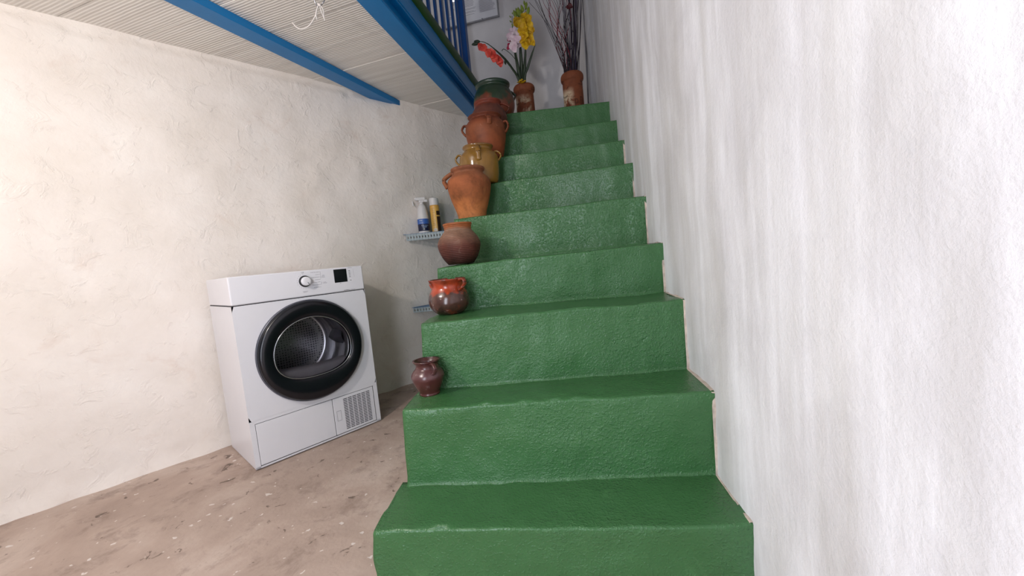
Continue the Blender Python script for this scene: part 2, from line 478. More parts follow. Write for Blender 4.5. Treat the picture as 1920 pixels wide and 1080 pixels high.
# flaking pinkish plaster where the right wall meets the steps
M_flake = simple('bare_pink_plaster', (188, 174, 162), 0.9, spec=0.15, vary=0.25, scale=40, bump=0.5, bscale=80)
vl, fl = [], []
for k in range(0, 6):
    zt, yl, yr, xl = STEPS[k]; nx = STEPS[k + 1][2]; nzt = STEPS[k + 1][0]
    path = [Vector((0, yr + 0.005 + (nx - yr) * i / 9, zt + 0.001)) for i in range(10)] + [Vector((0, nx + 0.002, zt + (nzt - zt) * i / 9)) for i in range(1, 10)]
    for i in range(len(path) - 1):
        o = len(vl)
        for p in (path[i], path[i + 1]):
            w = (0.002 if k < 3 else -0.0012) + 0.007 * nz(p.y, p.z, 7, 26)
            w = max(-0.003, w)
            tread = abs(p.z - zt) < 0.004
            out = Vector((0, 0, 1)) if tread else Vector((0, -1, 0))
            xw = 0.3665
            vl += [Vector((xw - 0.006, p.y, p.z)), Vector((xw - 0.0045, p.y, p.z)) + out * w * 0.7, Vector((xw + 0.012, p.y, p.z)) + out * w * 1.3]
        fl += [(o, o + 3, o + 4, o + 1), (o + 1, o + 4, o + 5, o + 2)]
tag(mesh_obj('trim_2', vl, fl, M_flake, None, False), kind='structure')

# ------------------------------------------------------------------ dryer
DW = Vector((0.584, 0.812, 0)); DLOC = Vector((-1.033, 1.992, 0)) - DW * 0.597
dry = empty('tumble_dryer', 'white front loading tumble dryer with black round door against the plaster wall', 'dryer', DLOC, math.radians(54.27))
M_enamel = simple('white_enamel', (222, 221, 226), 0.3, spec=0.5, vary=0.01)
M_panelw = simple('white_plastic', (226, 225, 230), 0.38, spec=0.45, vary=0.01)
M_blackgl = simple('black_gloss_plastic', (14, 15, 22), 0.22, spec=0.5, vary=0.05)
M_darkgap = simple('dark_gap', (30, 30, 34), 0.7, vary=0.05)
M_slit = simple('dark_vent_slit', (70, 68, 72), 0.7, vary=0.05)
M_chrome = simple('silver_trim', (170, 170, 174), 0.25, metal=0.9, vary=0.03)
M_print = simple('grey_print', (132, 130, 138), 0.6, vary=0.05)
M_printdk = simple('dark_print', (60, 60, 66), 0.6, vary=0.05)
CX, CZ, RO = 0.2985, 0.465, 0.237
def dryer_body():
    n = 96; vl, fl = [], []
    W, HT, D = 0.597, 0.720, 0.41
    rh = 0.195
    def rect(i, inset):
        a = 2 * math.pi * i / n; c, s = math.cos(a), math.sin(a)
        x0, x1, z0, z1 = inset, W - inset, 0.212, HT - 0.001
        t = min((x1 - CX) / c if c > 1e-6 else 9, (x0 - CX) / c if c < -1e-6 else 9, (z1 - CZ) / s if s > 1e-6 else 9, (z0 - CZ) / s if s < -1e-6 else 9)
        return Vector((CX + c * t, 0, CZ + s * t))
    # front face: hole ring -> rectangle
    rings = []
    for r, y in ((rh, 0.06), (rh, 0.004), (rh + 0.004, 0.0)):
        rings.append([Vector((CX + r * math.cos(2 * math.pi * i / n), y, CZ + r * math.sin(2 * math.pi * i / n))) for i in range(n)])
    rings.append([rect(i, 0.0) for i in range(n)])
    for R in rings: vl += R
    for j in range(3):
        for i in range(n):
            i2 = (i + 1) % n; fl.append((j * n + i, j * n + i2, (j + 1) * n + i2, (j + 1) * n + i))
    return vl, fl
bm = bmesh.new()
vl, fl = dryer_body()
bv = [bm.verts.new(v) for v in vl]
for f in fl: bm.faces.new([bv[i] for i in f])
# corner fill of the front face, outer shell: sides, top, bottom, back
def quad(a, b, c, d): bm.faces.new([bm.verts.new(Vector(p)) for p in (a, b, c, d)])
W, D = 0.597, 0.41
for x in (0.0, W): quad((x, 0, 0.0), (x, D, 0.0), (x, D, 0.719), (x, 0, 0.719))
quad((0, D, 0), (W, D, 0), (W, D, 0.719), (0, D, 0.719)); quad((0, 0, 0.0), (W, 0, 0.0), (W, D, 0.0), (0, D, 0.0))
quad((0, 0, 0.719), (W, 0, 0.719), (W, D, 0.719), (0, D, 0.719))
for (x0, x1, z0, z1) in ((0, W, 0.199, 0.213), (0, 0.02, 0.0, 0.2), (W - 0.0235, W, 0.0, 0.2), (0, W, 0.0, 0.008)): quad((x0, 0, z0), (x1, 0, z0), (x1, 0, z1), (x0, 0, z1))
body = bm_obj('body', bm, M_enamel, dry)
# control panel: slightly proud with rounded edges and rounded top corner
bm = bmesh.new(); add_box(bm, 0.0, W, -0.004, D, 0.7225, 0.846, 0.006, 3); panel = bm_obj('control_panel', bm, M_panelw, dry)
box('panel_gap', 0.002, W - 0.002, 0.001, D, 0.7185, 0.7228, M_darkgap, dry)
# plinth flap and vent panel with a gap around
box('flap_gap', 0.020, W - 0.0235, 0.003, 0.03, 0.008, 0.199, M_darkgap, dry)
flap = box('plinth_flap', 0.022, 0.3545, -0.001, 0.02, 0.0105, 0.1965, M_enamel, dry, 0.002)
bm = bmesh.new()
add_box(bm, 0.357, 0.5715, -0.001, 0.02, 0.0105, 0.1965, 0.002); ventp = bm_obj('vent_panel', bm, M_enamel, dry)
bm = bmesh.new()
for c in range(6):
    x0 = 0.4085 + c * 0.0243
    for r in range(19):
        z0 = 0.0235 + r * 0.00855
        add_box(bm, x0, x0 + 0.0205, -0.0016, 0.004, z0, z0 + 0.0040)
tag(bm_obj('vent_slits', bm, M_slit, ventp), kind='stuff')
bm = bmesh.new()
for (x0, x1, z0, z1) in ((0.369, 0.391, 0.128, 0.1292), (0.369, 0.391, 0.0785, 0.0797), (0.369, 0.3702, 0.0785, 0.129), (0.3898, 0.391, 0.0785, 0.129)): add_box(bm, x0, x1, -0.0015, 0.002, z0, z1)
bm_obj('latch_outline', bm, M_print, ventp)
# door ring
def ring_profile(prof, n=96, cx=CX, cz=CZ):
    vl, fl = [], []
    for r, y in prof:
        for i in range(n):
            a = 2 * math.pi * i / n; vl.append(Vector((cx + r * math.cos(a), y, cz + r * math.sin(a))))
    for j in range(len(prof) - 1):
        for i in range(n):
            i2 = (i + 1) % n; fl.append((j * n + i, j * n + i2, (j + 1) * n + i2, (j + 1) * n + i))
    return vl, fl
def win_r(a):
    """radius of the door window in the direction a: round above, flattened below right and below left"""
    c, s = math.cos(a), math.sin(a)
    n_ = 2.0 if s > 0 else 2.55
    return (abs(c / 0.178) ** n_ + abs(s / (0.163 if s > 0 else 0.125)) ** n_) ** (-1 / n_)
N = 96; vl, fl = [], []
for kind, val, y in (('o', RO - 0.002, 0.0), ('o', RO, -0.012), ('o', RO - 0.003, -0.027), ('o', RO - 0.010, -0.032), ('m', 0.5, -0.035), ('w', 1.03, -0.033), ('w', 1.0, -0.027), ('w', 0.985, -0.004)):
    for i in range(N):
        a = 2 * math.pi * i / N; rw = win_r(a)
        r = val if kind == 'o' else (rw * val if kind == 'w' else (rw * 0.35 + RO * 0.65))
        vl.append(Vector((CX + r * math.cos(a), y, CZ + r * math.sin(a))))
for j in range(7):
    for i in range(N):
        i2 = (i + 1) % N; fl.append((j * N + i, j * N + i2, (j + 1) * N + i2, (j + 1) * N + i))
door = mesh_obj('door', vl, fl, M_blackgl, dry)
vl, fl = ring_profile(((RO + 0.001, 0.001), (RO + 0.0055, -0.004), (RO + 0.0055, -0.010), (RO + 0.0005, -0.014)))
mesh_obj('silver_rim', vl, fl, simple('dark_silver_rim', (104, 106, 116), 0.35, metal=0.6), door)
vl, fl = [], []
tube(vl, fl, [Vector((CX + (win_r(2 * math.pi * i / N) * 0.985) * math.cos(2 * math.pi * i / N), -0.0285, CZ + win_r(2 * math.pi * i / N) * 0.985 * math.sin(2 * math.pi * i / N))) for i in range(N + 1)], 0.0028, 8, False)
mesh_obj('window_trim', vl, fl, M_chrome, door)
# glass bowl of the door
gt = NT('door_glass'); gt.p.inputs['Transmission Weight'].default_value = 1.0; gt.p.inputs['IOR'].default_value = 1.05
gt.base((0.72, 0.72, 0.76, 1)); gt.rough(0.03, 0.5)
vl, fl = [], []
for q, y in ((1.0, -0.024), (0.75, -0.020), (0.4, -0.017), (0.05, -0.016)):
    for i in range(N):
        a = 2 * math.pi * i / N; r = win_r(a) * q; vl.append(Vector((CX + r * math.cos(a), y, CZ + r * math.sin(a))))
for j in range(3):
    for i in range(N):
        i2 = (i + 1) % N; fl.append((j * N + i, j * N + i2, (j + 1) * N + i2, (j + 1) * N + i))
fl.append(tuple(3 * N + i for i in range(N)))
mesh_obj('door_glass', vl, fl, gt.m, door)
# drum: brushed steel barrel, pressed back plate with dimples, lifter paddle
dt = NT('brushed_drum_steel'); dt.base(dt.ramp(dt.noise(1, 3, 0.5, dt.obj((5, 60, 5))), [(0.3, (0.55, 0.54, 0.56, 1)), (0.7, (0.82, 0.80, 0.82, 1))])); dt.rough(0.3, 0.5, 1.0)
vl, fl = ring_profile(((0.194, 0.05), (0.186, 0.065), (0.19, 0.08), (0.19, 0.18), (0.184, 0.19), (0.19, 0.20), (0.19, 0.315), (0.182, 0.325), (0.175, 0.325)))
fl = [f[::-1] for f in fl]
drum = mesh_obj('drum', vl, fl, dt.m, dry)
dp = NT('dimpled_back_steel')
vr = dp.n('ShaderNodeTexVoronoi', feature='F1'); vr.inputs['Scale'].default_value = 75; vr.inputs['Randomness'].default_value = 0.15; dp.l(dp.obj(), vr.inputs['Vector'])
dot = dp.step(vr.outputs['Distance'], 0.28, 0.36)
dp.base(dp.mix(dot, (0.05, 0.05, 0.055, 1), (0.26, 0.25, 0.26, 1))); dp.rough(0.35, 0.5, 0.8)
vl, fl = ring_profile(((0.176, 0.324), (0.165, 0.322), (0.158, 0.327), (0.12, 0.320), (0.06, 0.318), (0.004, 0.317))); mesh_obj('back_plate', [v for v in vl], [f[::-1] for f in fl], dp.m, drum)
for ang in (6, 126, 246):
    a0 = math.radians(ang); vl, fl = [], []
    sec = [(-0.04, 0.0), (-0.018, 0.026), (0.0, 0.036), (0.018, 0.026), (0.04, 0.0)]
    for y in (0.085, 0.10, 0.19, 0.205):
        k_ = 0.25 if y in (0.085, 0.205) else 1.0
        for tx, rad in sec:
            r = 0.1895 - rad * k_; aa = a0 + tx / 0.19 * (0.6 + 0.4 * k_); vl.append(Vector((CX + r * math.cos(aa), y, CZ + r * math.sin(aa))))
    for j in range(3):
        for i in range(4): fl.append((j * 5 + i, j * 5 + i + 1, j * 5 + 6 + i, j * 5 + 5 + i))
    fl.append((0, 1, 2, 3, 4)); fl.append((15, 16, 17, 18, 19))
    mesh_obj('lifter_paddle', vl, fl, simple('grey_paddle', (74, 72, 78), 0.45), drum)
# lint lip: grey moulding filling the lower part of the opening
vl, fl = [], []
for i in range(25):
    t = i / 24; x = CX - 0.165 + 0.33 * t
    top = 0.402 - 0.012 * t - 0.010 * math.sin(math.pi * t)
    zb = CZ - math.sqrt(max(0.0, 0.192 ** 2 - (x - CX) ** 2)); zb = min(zb, top - 0.004)
    vl += [Vector((x, 0.075, top - 0.002)), Vector((x, 0.028, top)), Vector((x, 0.012, top - 0.015)), Vector((x, 0.010, zb))]
for i in range(24):
    for j in range(3): fl.append((i * 4 + j, i * 4 + j + 1, i * 4 + 5 + j, i * 4 + 4 + j))
mesh_obj('lint_lip', vl, fl, simple('grey_lip_plastic', (98, 94, 98), 0.45), dry)
# knob
KX, KZ = 0.305, 0.795
def disc(name, r0, r1, y0, y1, mat, parent, n=40, rnd=0.002):
    prof = [(r0, y0), (r1, y1 + rnd), (r1 - rnd, y1), (r1 * 0.5, y1), (0.0006, y1)]
    vl, fl = ring_profile(prof, n, KX, KZ); return mesh_obj(name, vl, fl, mat, parent)
knob = disc('knob', 0.0275, 0.0262, -0.003, -0.012, M_darkgap, dry)
disc('knob_cap', 0.0215, 0.0205, -0.010, -0.030, M_panelw, knob)
m = Matrix.Translation((KX, 0, KZ)) @ Matrix.Rotation(math.radians(28), 4, 'Y')
box('pointer', 0.006, 0.0185, -0.0306, -0.029, -0.0011, 0.0011, M_printdk, knob, 0, Matrix.Translation((KX, 0, KZ)) @ Matrix.Rotation(math.radians(62), 4, 'Y'))
# display
box('display', 0.4445, 0.5105, -0.0052, 0.0, 0.771, 0.8375, M_blackgl, dry, 0.0008)
bm = bmesh.new(); add_box(bm, 0.5112, 0.541, -0.0048, 0.0, 0.769, 0.8365, 0.0006); btn = bm_obj('button_strip', bm, simple('pale_button_strip', (232, 231, 236), 0.35), dry)
bm = bmesh.new()
for k in range(5): add_box(bm, 0.5205, 0.5295, -0.0052, -0.0045, 0.8245 - k * 0.0079, 0.8268 - k * 0.0079)
add_box(bm, 0.523, 0.531, -0.0052, -0.0045, 0.7745, 0.776); add_box(bm, 0.5295, 0.531, -0.0052, -0.0045, 0.7745, 0.779); add_box(bm, 0.523, 0.5265, -0.0052, -0.0045, 0.7775, 0.779)
bm_obj('button_marks', bm, M_printdk, btn)
# the small grey print of the control panel (flat print, unreadable in the photograph)
bm = bmesh.new()
rr = random.Random(3)
def dashes(x0, x1, z, h=0.0017, dark=False):
    x = x0
    while x < x1 - 0.001:
        w = rr.uniform(0.0022, 0.0055); add_box(bm, x, min(x + w, x1), -0.0044, -0.0038, z, z + h * rr.choice((0.75, 1.0, 1.0)));  x += w + 0.0011
for k, (a, b) in enumerate(((0.335, 0.376), (0.356, 0.377), (0.336, 0.377), (0.352, 0.377), (0.337, 0.376), (0.336, 0.378), (0.342, 0.378))): dashes(a, b, 0.8325 - k * 0.0122)
for (a, b, z) in ((0.292, 0.306, 0.838), (0.294, 0.304, 0.834), (0.289, 0.313, 0.746), (0.2925, 0.309, 0.742), (0.386, 0.400, 0.810), (0.386, 0.400, 0.805), (0.388, 0.398, 0.815), (0.388, 0.408, 0.776), (0.390, 0.403, 0.780), (0.520, 0.540, 0.8395), (0.47, 0.477, 0.7655)): dashes(a, b, z)
for (x0, x1, z0, z1) in ((0.3795, 0.3803, 0.800, 0.834), (0.376, 0.380, 0.8335, 0.8342), (0.3795, 0.3803, 0.772, 0.786), (0.3795, 0.386, 0.779, 0.7797), (0.3795, 0.3855, 0.8075, 0.8082)): add_box(bm, x0, x1, -0.0044, -0.0038, z0, z1)
for k in range(5): dashes(0.5455 + 0.0004 * k, 0.5485 + 0.0004 * k, 0.8262 - k * 0.0079)
for k in range(12):
    a = math.radians(100 + k * 17); 
    add_box(bm, KX + 0.035 * math.cos(a) - 0.0007, KX + 0.035 * math.cos(a) + 0.0007, -0.0044, -0.0038, KZ + 0.035 * math.sin(a) - 0.0012, KZ + 0.035 * math.sin(a) + 0.0012)
tag(bm_obj('panel_print', bm, M_print, panel), kind='stuff')
bm = bmesh.new(); dashes(0.486, 0.516, 0.7268, 0.003); bm_obj('model_print', bm, M_printdk, panel)
bm = bmesh.new(); dashes(0.518, 0.545, 0.7268, 0.0022); bm_obj('series_print', bm, M_print, panel)
for (x, y) in ((0.04, 0.04), (0.55, 0.04), (0.04, 0.37), (0.55, 0.37)):
    pass

# ------------------------------------------------------------------ corner shelves of perforated angle
M_shelfblue = simple('pale_blue_grey_steel', (150, 163, 168), 0.45, spec=0.4, vary=0.05)
M_shelftop = simple('blue_shelf_plate', (62, 108, 150), 0.45, spec=0.4, vary=0.08)
def shelf(label, tip, z, lip_h):
    root = empty('corner_shelf', label, 'shelf', (tip[0], tip[1], z))
    d = Vector((0.993, 0.115, 0)); T = Vector((0, 0, 0))
    L = (-0.452 - tip[0]) / d.x
    lip0 = WN * 0.022 + d * 0.004; lipn = Vector((d.y, -d.x, 0))
    # plate: triangle between wall, lip and stair side
    end = d * L + WN * 0.022
    wl = (-0.452 - tip[0]) / WD.x
    tri = [T + WN * 0.004 - d * 0.006, end, Vector((end.x, WD.y * wl - 0.03, 0))]
    tri[2].x = end.x
    tri[2].y = min(tri[2].y, WD.y * wl - 0.03)
    vl = [p + Vector((0, 0, 0.0)) for p in tri] + [p + Vector((0, 0, -0.003)) for p in tri]
    mesh_obj('plate', vl, [(0, 1, 2), (5, 4, 3), (0, 3, 4, 1), (1, 4, 5, 2), (2, 5, 3, 0)], M_shelftop, root, False)
    # lip: strip with real oblong holes
    pitch = 0.0205; nh = int((L - 0.03) / pitch); bm = bmesh.new()
    z1, z0 = -0.0035, -lip_h; hz = -lip_h * 0.55; hw = 0.0043; hh = 0.0072
    def P(x, zz): return lip0 + d * x + Vector((0, 0, zz))
    def q(x0, x1, za, zb): 
        vs = [bm.verts.new(P(*p)) for p in ((x0, za), (x1, za), (x1, zb), (x0, zb))]; bm.faces.new(vs)
    xs = 0.0
    for k in range(nh):
        c = 0.013 + pitch * k
        q(xs, c - hw, z0, z1); q(c - hw, c + hw, z0, hz - hh); q(c - hw, c + hw, hz + hh, z1); xs = c + hw
    q(xs, L - 0.004, z0, z1)
    bmesh.ops.remove_doubles(bm, verts=bm.verts[:], dist=1e-5)
    bmesh.ops.solidify(bm, geom=bm.faces[:], thickness=0.002)
    bm_obj('perforated_lip', bm, M_shelfblue, root)
    return root
shelf('blue perforated steel corner shelf carrying the spray bottle and aerosol can', (-1.066, 2.717), H + 0.224, 0.048)
shelf('empty blue perforated steel corner shelf below the one with bottles', (-1.074, 2.706), H - 0.297, 0.036)

# spray bottle
M_whpl = simple('white_bottle_plastic', (214, 212, 212), 0.4, vary=0.02)
SB = Vector((-0.938, 2.795, H + 0.2242))
sb = empty('spray_bottle', 'white trigger spray bottle with blue and navy label on the upper corner shelf', 'bottle', SB)
vl, fl = lathe(smooth_profile([(0, .038), (.004, .0405), (.02, .041), (.10, .041), (.125, .038), (.16, .034), (.19, .027), (.205, .017), (.212, .014), (.222, .014)], 3), 36); mesh_obj('bottle_body', vl, fl, M_whpl, sb)
lt = NT('blue_navy_label'); zz = lt.sep()[2]
lt.base(lt.ramp(lt.step(zz, 0.0, 0.13), [(0.0, lin((24, 30, 62))), (0.46, lin((30, 40, 86))), (0.50, lin((58, 100, 176))), (0.85, lin((70, 118, 192)))], 'CONSTANT')); lt.rough(0.4)
vl, fl = lathe([(.015, .0413), (.016, .0417), (.100, .0417), (.101, .0413)], 36, close_bottom=False); lab = mesh_obj('label_band', vl, fl, lt.m, sb)
bm = bmesh.new()
def on_cyl(bmx, r, a0, a1, z0, z1, n=3):
    ps = [(a0 + (a1 - a0) * i / n) for i in range(n + 1)]
    lo = [bmx.verts.new((r * math.cos(a), r * math.sin(a), z0)) for a in ps]; hi = [bmx.verts.new((r * math.cos(a), r * math.sin(a), z1)) for a in ps]
    for i in range(n): bmx.faces.new([lo[i], lo[i + 1], hi[i + 1], hi[i]])
A0 = math.radians(-72)
for (a, b, z, h) in ((-.75, -.15, .085, .008), (-.75, -.05, .072, .004), (-.35, .75, .049, .007), (-.2, .5, .040, .004)): on_cyl(bm, .0421, A0 + a, A0 + b, z, z + h)
bm_obj('label_print', bm, simple('pale_print', (150, 170, 205), 0.5), lab)
bm = bmesh.new(); bmesh.ops.create_circle(bm, cap_ends=True, segments=14, radius=.007, matrix=Matrix.Translation((.0424 * math.cos(A0), .0424 * math.sin(A0), .028)) @ Matrix.Rotation(A0, 4, 'Z') @ Matrix.Rotation(math.pi / 2, 4, 'Y')); bm_obj('emblem', bm, simple('grey_emblem', (130, 140, 140), .5), lab)
bm = bmesh.new()
add_box(bm, -.017, .017, -.017, .017, .218, .236, .004); add_box(bm, -.040, .030, -.011, .011, .236, .258, .005)
add_box(bm, -.046, -.038, -.006, .006, .243, .253, .001)
add_box(bm, -.034, -.024, -.006, .006, .205, .238, .003, 2, Matrix.Rotation(math.radians(-8), 4, 'Y')); add_box(bm, .012, .044, -.009, .009, .222, .240, .004)
th = bm_obj('trigger_head', bm, M_whpl, sb); th.rotation_euler = (0, 0, math.radians(20))
# aerosol can
AC = Vector((-0.856, 2.83, H + 0.2242))
ac = empty('aerosol_can', 'tall yellow aerosol can with white cap and dark brown picture on the upper shelf', 'can', AC)
yt = NT('yellow_can_print'); o3 = yt.sep()
yt.base(yt.ramp(yt.step(o3[2], 0, .2), [(0, lin((206, 168, 106))), (.35, lin((218, 174, 92))), (.75, lin((226, 178, 88))), (1, lin((214, 160, 76)))])); yt.rough(0.35)
vl, fl = lathe(smooth_profile([(0, .031), (.003, .0335), (.008, .034), (.186, .034), (.193, .032)], 2), 36); mesh_obj('can_body', vl, fl, yt.m, ac)
vl, fl = lathe(smooth_profile([(.193, .0325), (.196, .0335), (.235, .033), (.246, .030), (.249, .020), (.250, .002)], 2), 36); mesh_obj('cap', vl, fl, M_whpl, ac)
A1 = math.radians(-72)
bm = bmesh.new(); on_cyl(bm, .0345, A1 + .25, A1 + 1.5, .004, .112, 8); on_cyl(bm, .0345, A1 + .25, A1 + 1.5, .122, .152, 8); bm_obj('dark_picture', bm, simple('dark_brown_print', (56, 34, 26), .4, vary=.4, scale=60), ac)
bm = bmesh.new(); on_cyl(bm, .0347, A1 - .62, A1 + .12, .008, .026, 4); bm_obj('barcode_box', bm, simple('barcode_white', (220, 216, 210), .5), ac)
bm = bmesh.new()
for k in range(6): on_cyl(bm, .0349, A1 - .5 + k * .1, A1 - .46 + k * .1, .012, .023, 1)
for k in range(13): on_cyl(bm, .0347, A1 - .85 + .05 * (k % 2), A1 - .1 - .07 * (k % 3), .05 + k * .010, .0525 + k * .010, 3)
tag(bm_obj('small_print', bm, simple('brown_print', (150, 104, 58), .5), ac), kind='stuff')

# ------------------------------------------------------------------ pots
def pot_mat(name, zs, var=0.25, rough=0.6, spec=0.4, nscale=14, jag=0.012, jscale=18, patches=(), bump=0.25, bscale=45, rings=0.0, ringscale=120):
    """zs: list of (height, rgb) up the pot; the border between colours is broken up by noise"""
    t = NT(name); o = t.sep(); top = max(z for z, c in zs) or 0.1
    jn = t.math('MULTIPLY', t.math('SUBTRACT', t.noise(jscale, 3, 0.6), 0.5), jag * 4)
    z = t.math('ADD', o[2], jn)
    c = t.ramp(t.step(z, 0, top), [(zz / top, lin(rgb)) for zz, rgb in zs])
    n = t.ramp(t.noise(nscale, 6, 0.65, None, 0.3), [(0.34, (1 - var * 1.6,) * 3 + (1,)), (0.5, (1, 1, 1, 1)), (0.66, (1 + var, 1 + var, 1 + var, 1))])
    c = t.mix(1.0, c, n, 'MULTIPLY')
    for scale, lo, hi, amount, rgb in patches:
        f = t.ramp(t.noise(scale, 5, 0.6, None, 0.5), [(lo, (0, 0, 0, 1)), (hi, (1, 1, 1, 1))])
        c = t.mix(t.math('MULTIPLY', f, amount), c, lin(rgb))
    t.base(c); t.rough(rough, spec)
    lay = [(t.noise(bscale, 4, 0.6), bump, 0.004)]
    if rings:
        w = t.n('ShaderNodeTexWave', wave_type='BANDS', bands_direction='Z'); w.inputs['Scale'].default_value = ringscale / 6.28
        w.inputs['Distortion'].default_value = 1.0; t.l(t.obj(), w.inputs['Vector']); lay.append((w.outputs['Fac'], rings, 0.003))
    t.bump(*lay); return t.m

def pot(name, label, loc, prof, mat, handles=(), hmat=None, thick=0.007, seed=0, wob=0.03, seg=56, rim_mat=None, tilt=0.0):
    root = empty(name, label, 'pot', loc)
    pr = smooth_profile(prof, 4)
    vl, fl = lathe(pr, seg, wob, seed, True, thick)
    mesh_obj('pot_body', vl, fl, mat, root)
    for (ang, z0, z1, out, w, drop) in handles:
        def rad(z):
            best = min(pr, key=lambda p: abs(p[0] - z)); return best[1]
        a = math.radians(ang); er = Vector((math.cos(a), math.sin(a), 0))
        r1 = rad(z1); r0 = rad(z0)
        P = [er * (r1 - 0.004) + Vector((0, 0, z1)), er * (r1 + out * .75) + Vector((0, 0, z1 + drop)), er * (max(r1, r0) + out) + Vector((0, 0, (z0 * .35 + z1 * .65))),
             er * (r0 + out * .55) + Vector((0, 0, z0 + (z1 - z0) * .25)), er * (r0 - 0.003) + Vector((0, 0, z0))]
        pp = spline(P, 6); vl, fl = [], []
        tube(vl, fl, pp, [w * (1.15 if i < 4 or i > len(pp) - 5 else 0.95) for i in range(len(pp))], 10, True, 0.55, Vector((-math.sin(a), math.cos(a), 0)).cross(er))
        mesh_obj('handle', vl, fl, hmat or mat, root)
    return root

def stairz(k): return STEPS[k][0]
M_p1 = pot_mat('maroon_glazed_clay', [(0, (74, 36, 34)), (.05, (74, 36, 35)), (.066, (88, 58, 58)), (.09, (74, 40, 38)), (.11, (66, 32, 30))], 0.12, 0.28, 0.55, 20, 0.004, 14, [(26, .63, .70, .55, (150, 132, 132))], 0.12)
pot('small_jug', 'small maroon glazed clay jug with one ear handle, lowest on the green stairs', (-0.424, 1.142, stairz(1) + .001),
    [(0, .029), (.005, .0315), (.012, .031), (.03, .040), (.052, .0485), (.064, .049), (.076, .042), (.085, .034), (.095, .0335), (.102, .038), (.106, .0415), (.108, .041)], M_p1, [(-48, .070, .101, .017, .0065, .000)], None, .005, 1)
M_p2 = pot_mat('orange_dripping_glaze', [(0, (50, 30, 28)), (.03, (64, 40, 34)), (.070, (78, 52, 44)), (.078, (140, 52, 26)), (.10, (148, 54, 26)), (.125, (112, 46, 28))], 0.3, 0.18, 0.6, 22, 0.016, 30, [(9, .52, .62, .7, (120, 50, 30)), (60, .66, .70, .6, (160, 140, 136))], 0.1)
pot('cooking_pot', 'round cooking pot with shiny orange glaze dripping over a purple brown belly', (-0.393, 1.352, stairz(2) + .001),
    [(0, .040), (.006, .050), (.018, .062), (.035, .0705), (.052, .0715), (.07, .067), (.086, .058), (.096, .055), (.106, .057), (.116, .063), (.121, .065), (.123, .064)], M_p2,
    [(-30, .082, .117, .020, .009, .002), (158, .082, .116, .012, .008, .0)], None, .006, 2)
M_p3 = pot_mat('dark_smoked_clay', [(0, (40, 24, 20)), (.03, (66, 34, 28)), (.07, (86, 46, 36)), (.10, (112, 80, 64)), (.13, (124, 96, 78)), (.142, (140, 80, 44)), (.165, (146, 84, 46))], 0.2, 0.55, 0.25, 16, 0.010, 10, [(18, .62, .72, .4, (140, 116, 104))], 0.15, 60, 0.35, 300)
pot('wide_pot', 'wide dark brown clay pot with ribbed belly and orange rim, no handles', (-0.383, 1.545, stairz(3) - .008),
    [(0, .048), (.005, .054), (.03, .071), (.06, .082), (.082, .084), (.105, .075), (.124, .060), (.134, .053), (.147, .0535), (.157, .057), (.161, .056)], M_p3, (), None, .006, 3)
M_p4 = pot_mat('orange_terracotta', [(0, (170, 108, 64)), (.06, (170, 104, 58)), (.09, (140, 82, 46)), (.16, (140, 80, 48)), (.20, (134, 84, 58)), (.235, (128, 78, 54))], 0.26, 0.75, 0.25, 11, 0.02, 7, [(7, .52, .64, .4, (180, 122, 76)), (16, .58, .66, .4, (104, 60, 38))], 0.25)
pot('storage_jar', 'tall orange terracotta jar with a narrow foot and thick side handle', (-0.377, 1.83, stairz(4) + .001),
    [(0, .063), (.004, .065), (.03, .069), (.06, .078), (.10, .091), (.14, .0995), (.16, .101), (.18, .095), (.197, .079), (.206, .070), (.213, .0695), (.221, .077), (.229, .079), (.232, .075)], M_p4,
    [(196, .150, .206, .011, .018, .004), (52, .150, .200, .016, .011, .0)], None, .008, 4)
M_p5 = pot_mat('olive_yellow_glaze', [(0, (124, 88, 34)), (.10, (134, 96, 34)), (.16, (126, 90, 32)), (.185, (112, 76, 34))], 0.12, 0.15, 0.6, 10, 0.01, 9, [(7, .56, .68, .5, (142, 80, 34))], 0.08)
pot('glazed_pot', 'shiny olive yellow glazed pot with three strap handles', (-0.344, 1.962, stairz(5) + .001),
    [(0, .080), (.005, .084), (.02, .089), (.06, .094), (.11, .096), (.135, .092), (.153, .079), (.162, .070), (.170, .070), (.178, .0745), (.183, .075), (.185, .072)], M_p5,
    [(190, .100, .146, .016, .009, .003), (-80, .100, .168, .009, .012, .0), (4, .108, .150, .015, .009, .003)], None, .007, 5)
M_p6 = pot_mat('red_brown_terracotta', [(0, (122, 58, 32)), (.08, (124, 64, 34)), (.15, (116, 63, 36)), (.2, (106, 52, 33)), (.222, (94, 47, 30))], 0.24, 0.55, 0.28, 12, 0.01, 9, [(30, .66, .72, .4, (176, 130, 112))], 0.18)
pot('three_handled_pot', 'large red brown terracotta pot with loop handles, behind the olive yellow one', (-0.315, 2.10, stairz(6) + .001),
    [(0, .074), (.005, .077), (.03, .085), (.08, .097), (.13, .105), (.165, .104), (.186, .095), (.199, .083), (.206, .079), (.213, .084), (.219, .088), (.222, .085)], M_p6,
    [(188, .132, .180, .018, .011, .003), (-70, .155, .196, .010, .013, .0), (-6, .128, .178, .017, .011, .003)], None, .008, 6)
M_p7 = pot_mat('dull_red_clay', [(0, (90, 48, 36)), (.09, (92, 50, 38)), (.15, (88, 50, 40)), (.165, (108, 48, 32)), (.19, (112, 48, 32))], 0.25, 0.5, 0.3, 14, 0.008, 12, (), 0.18)
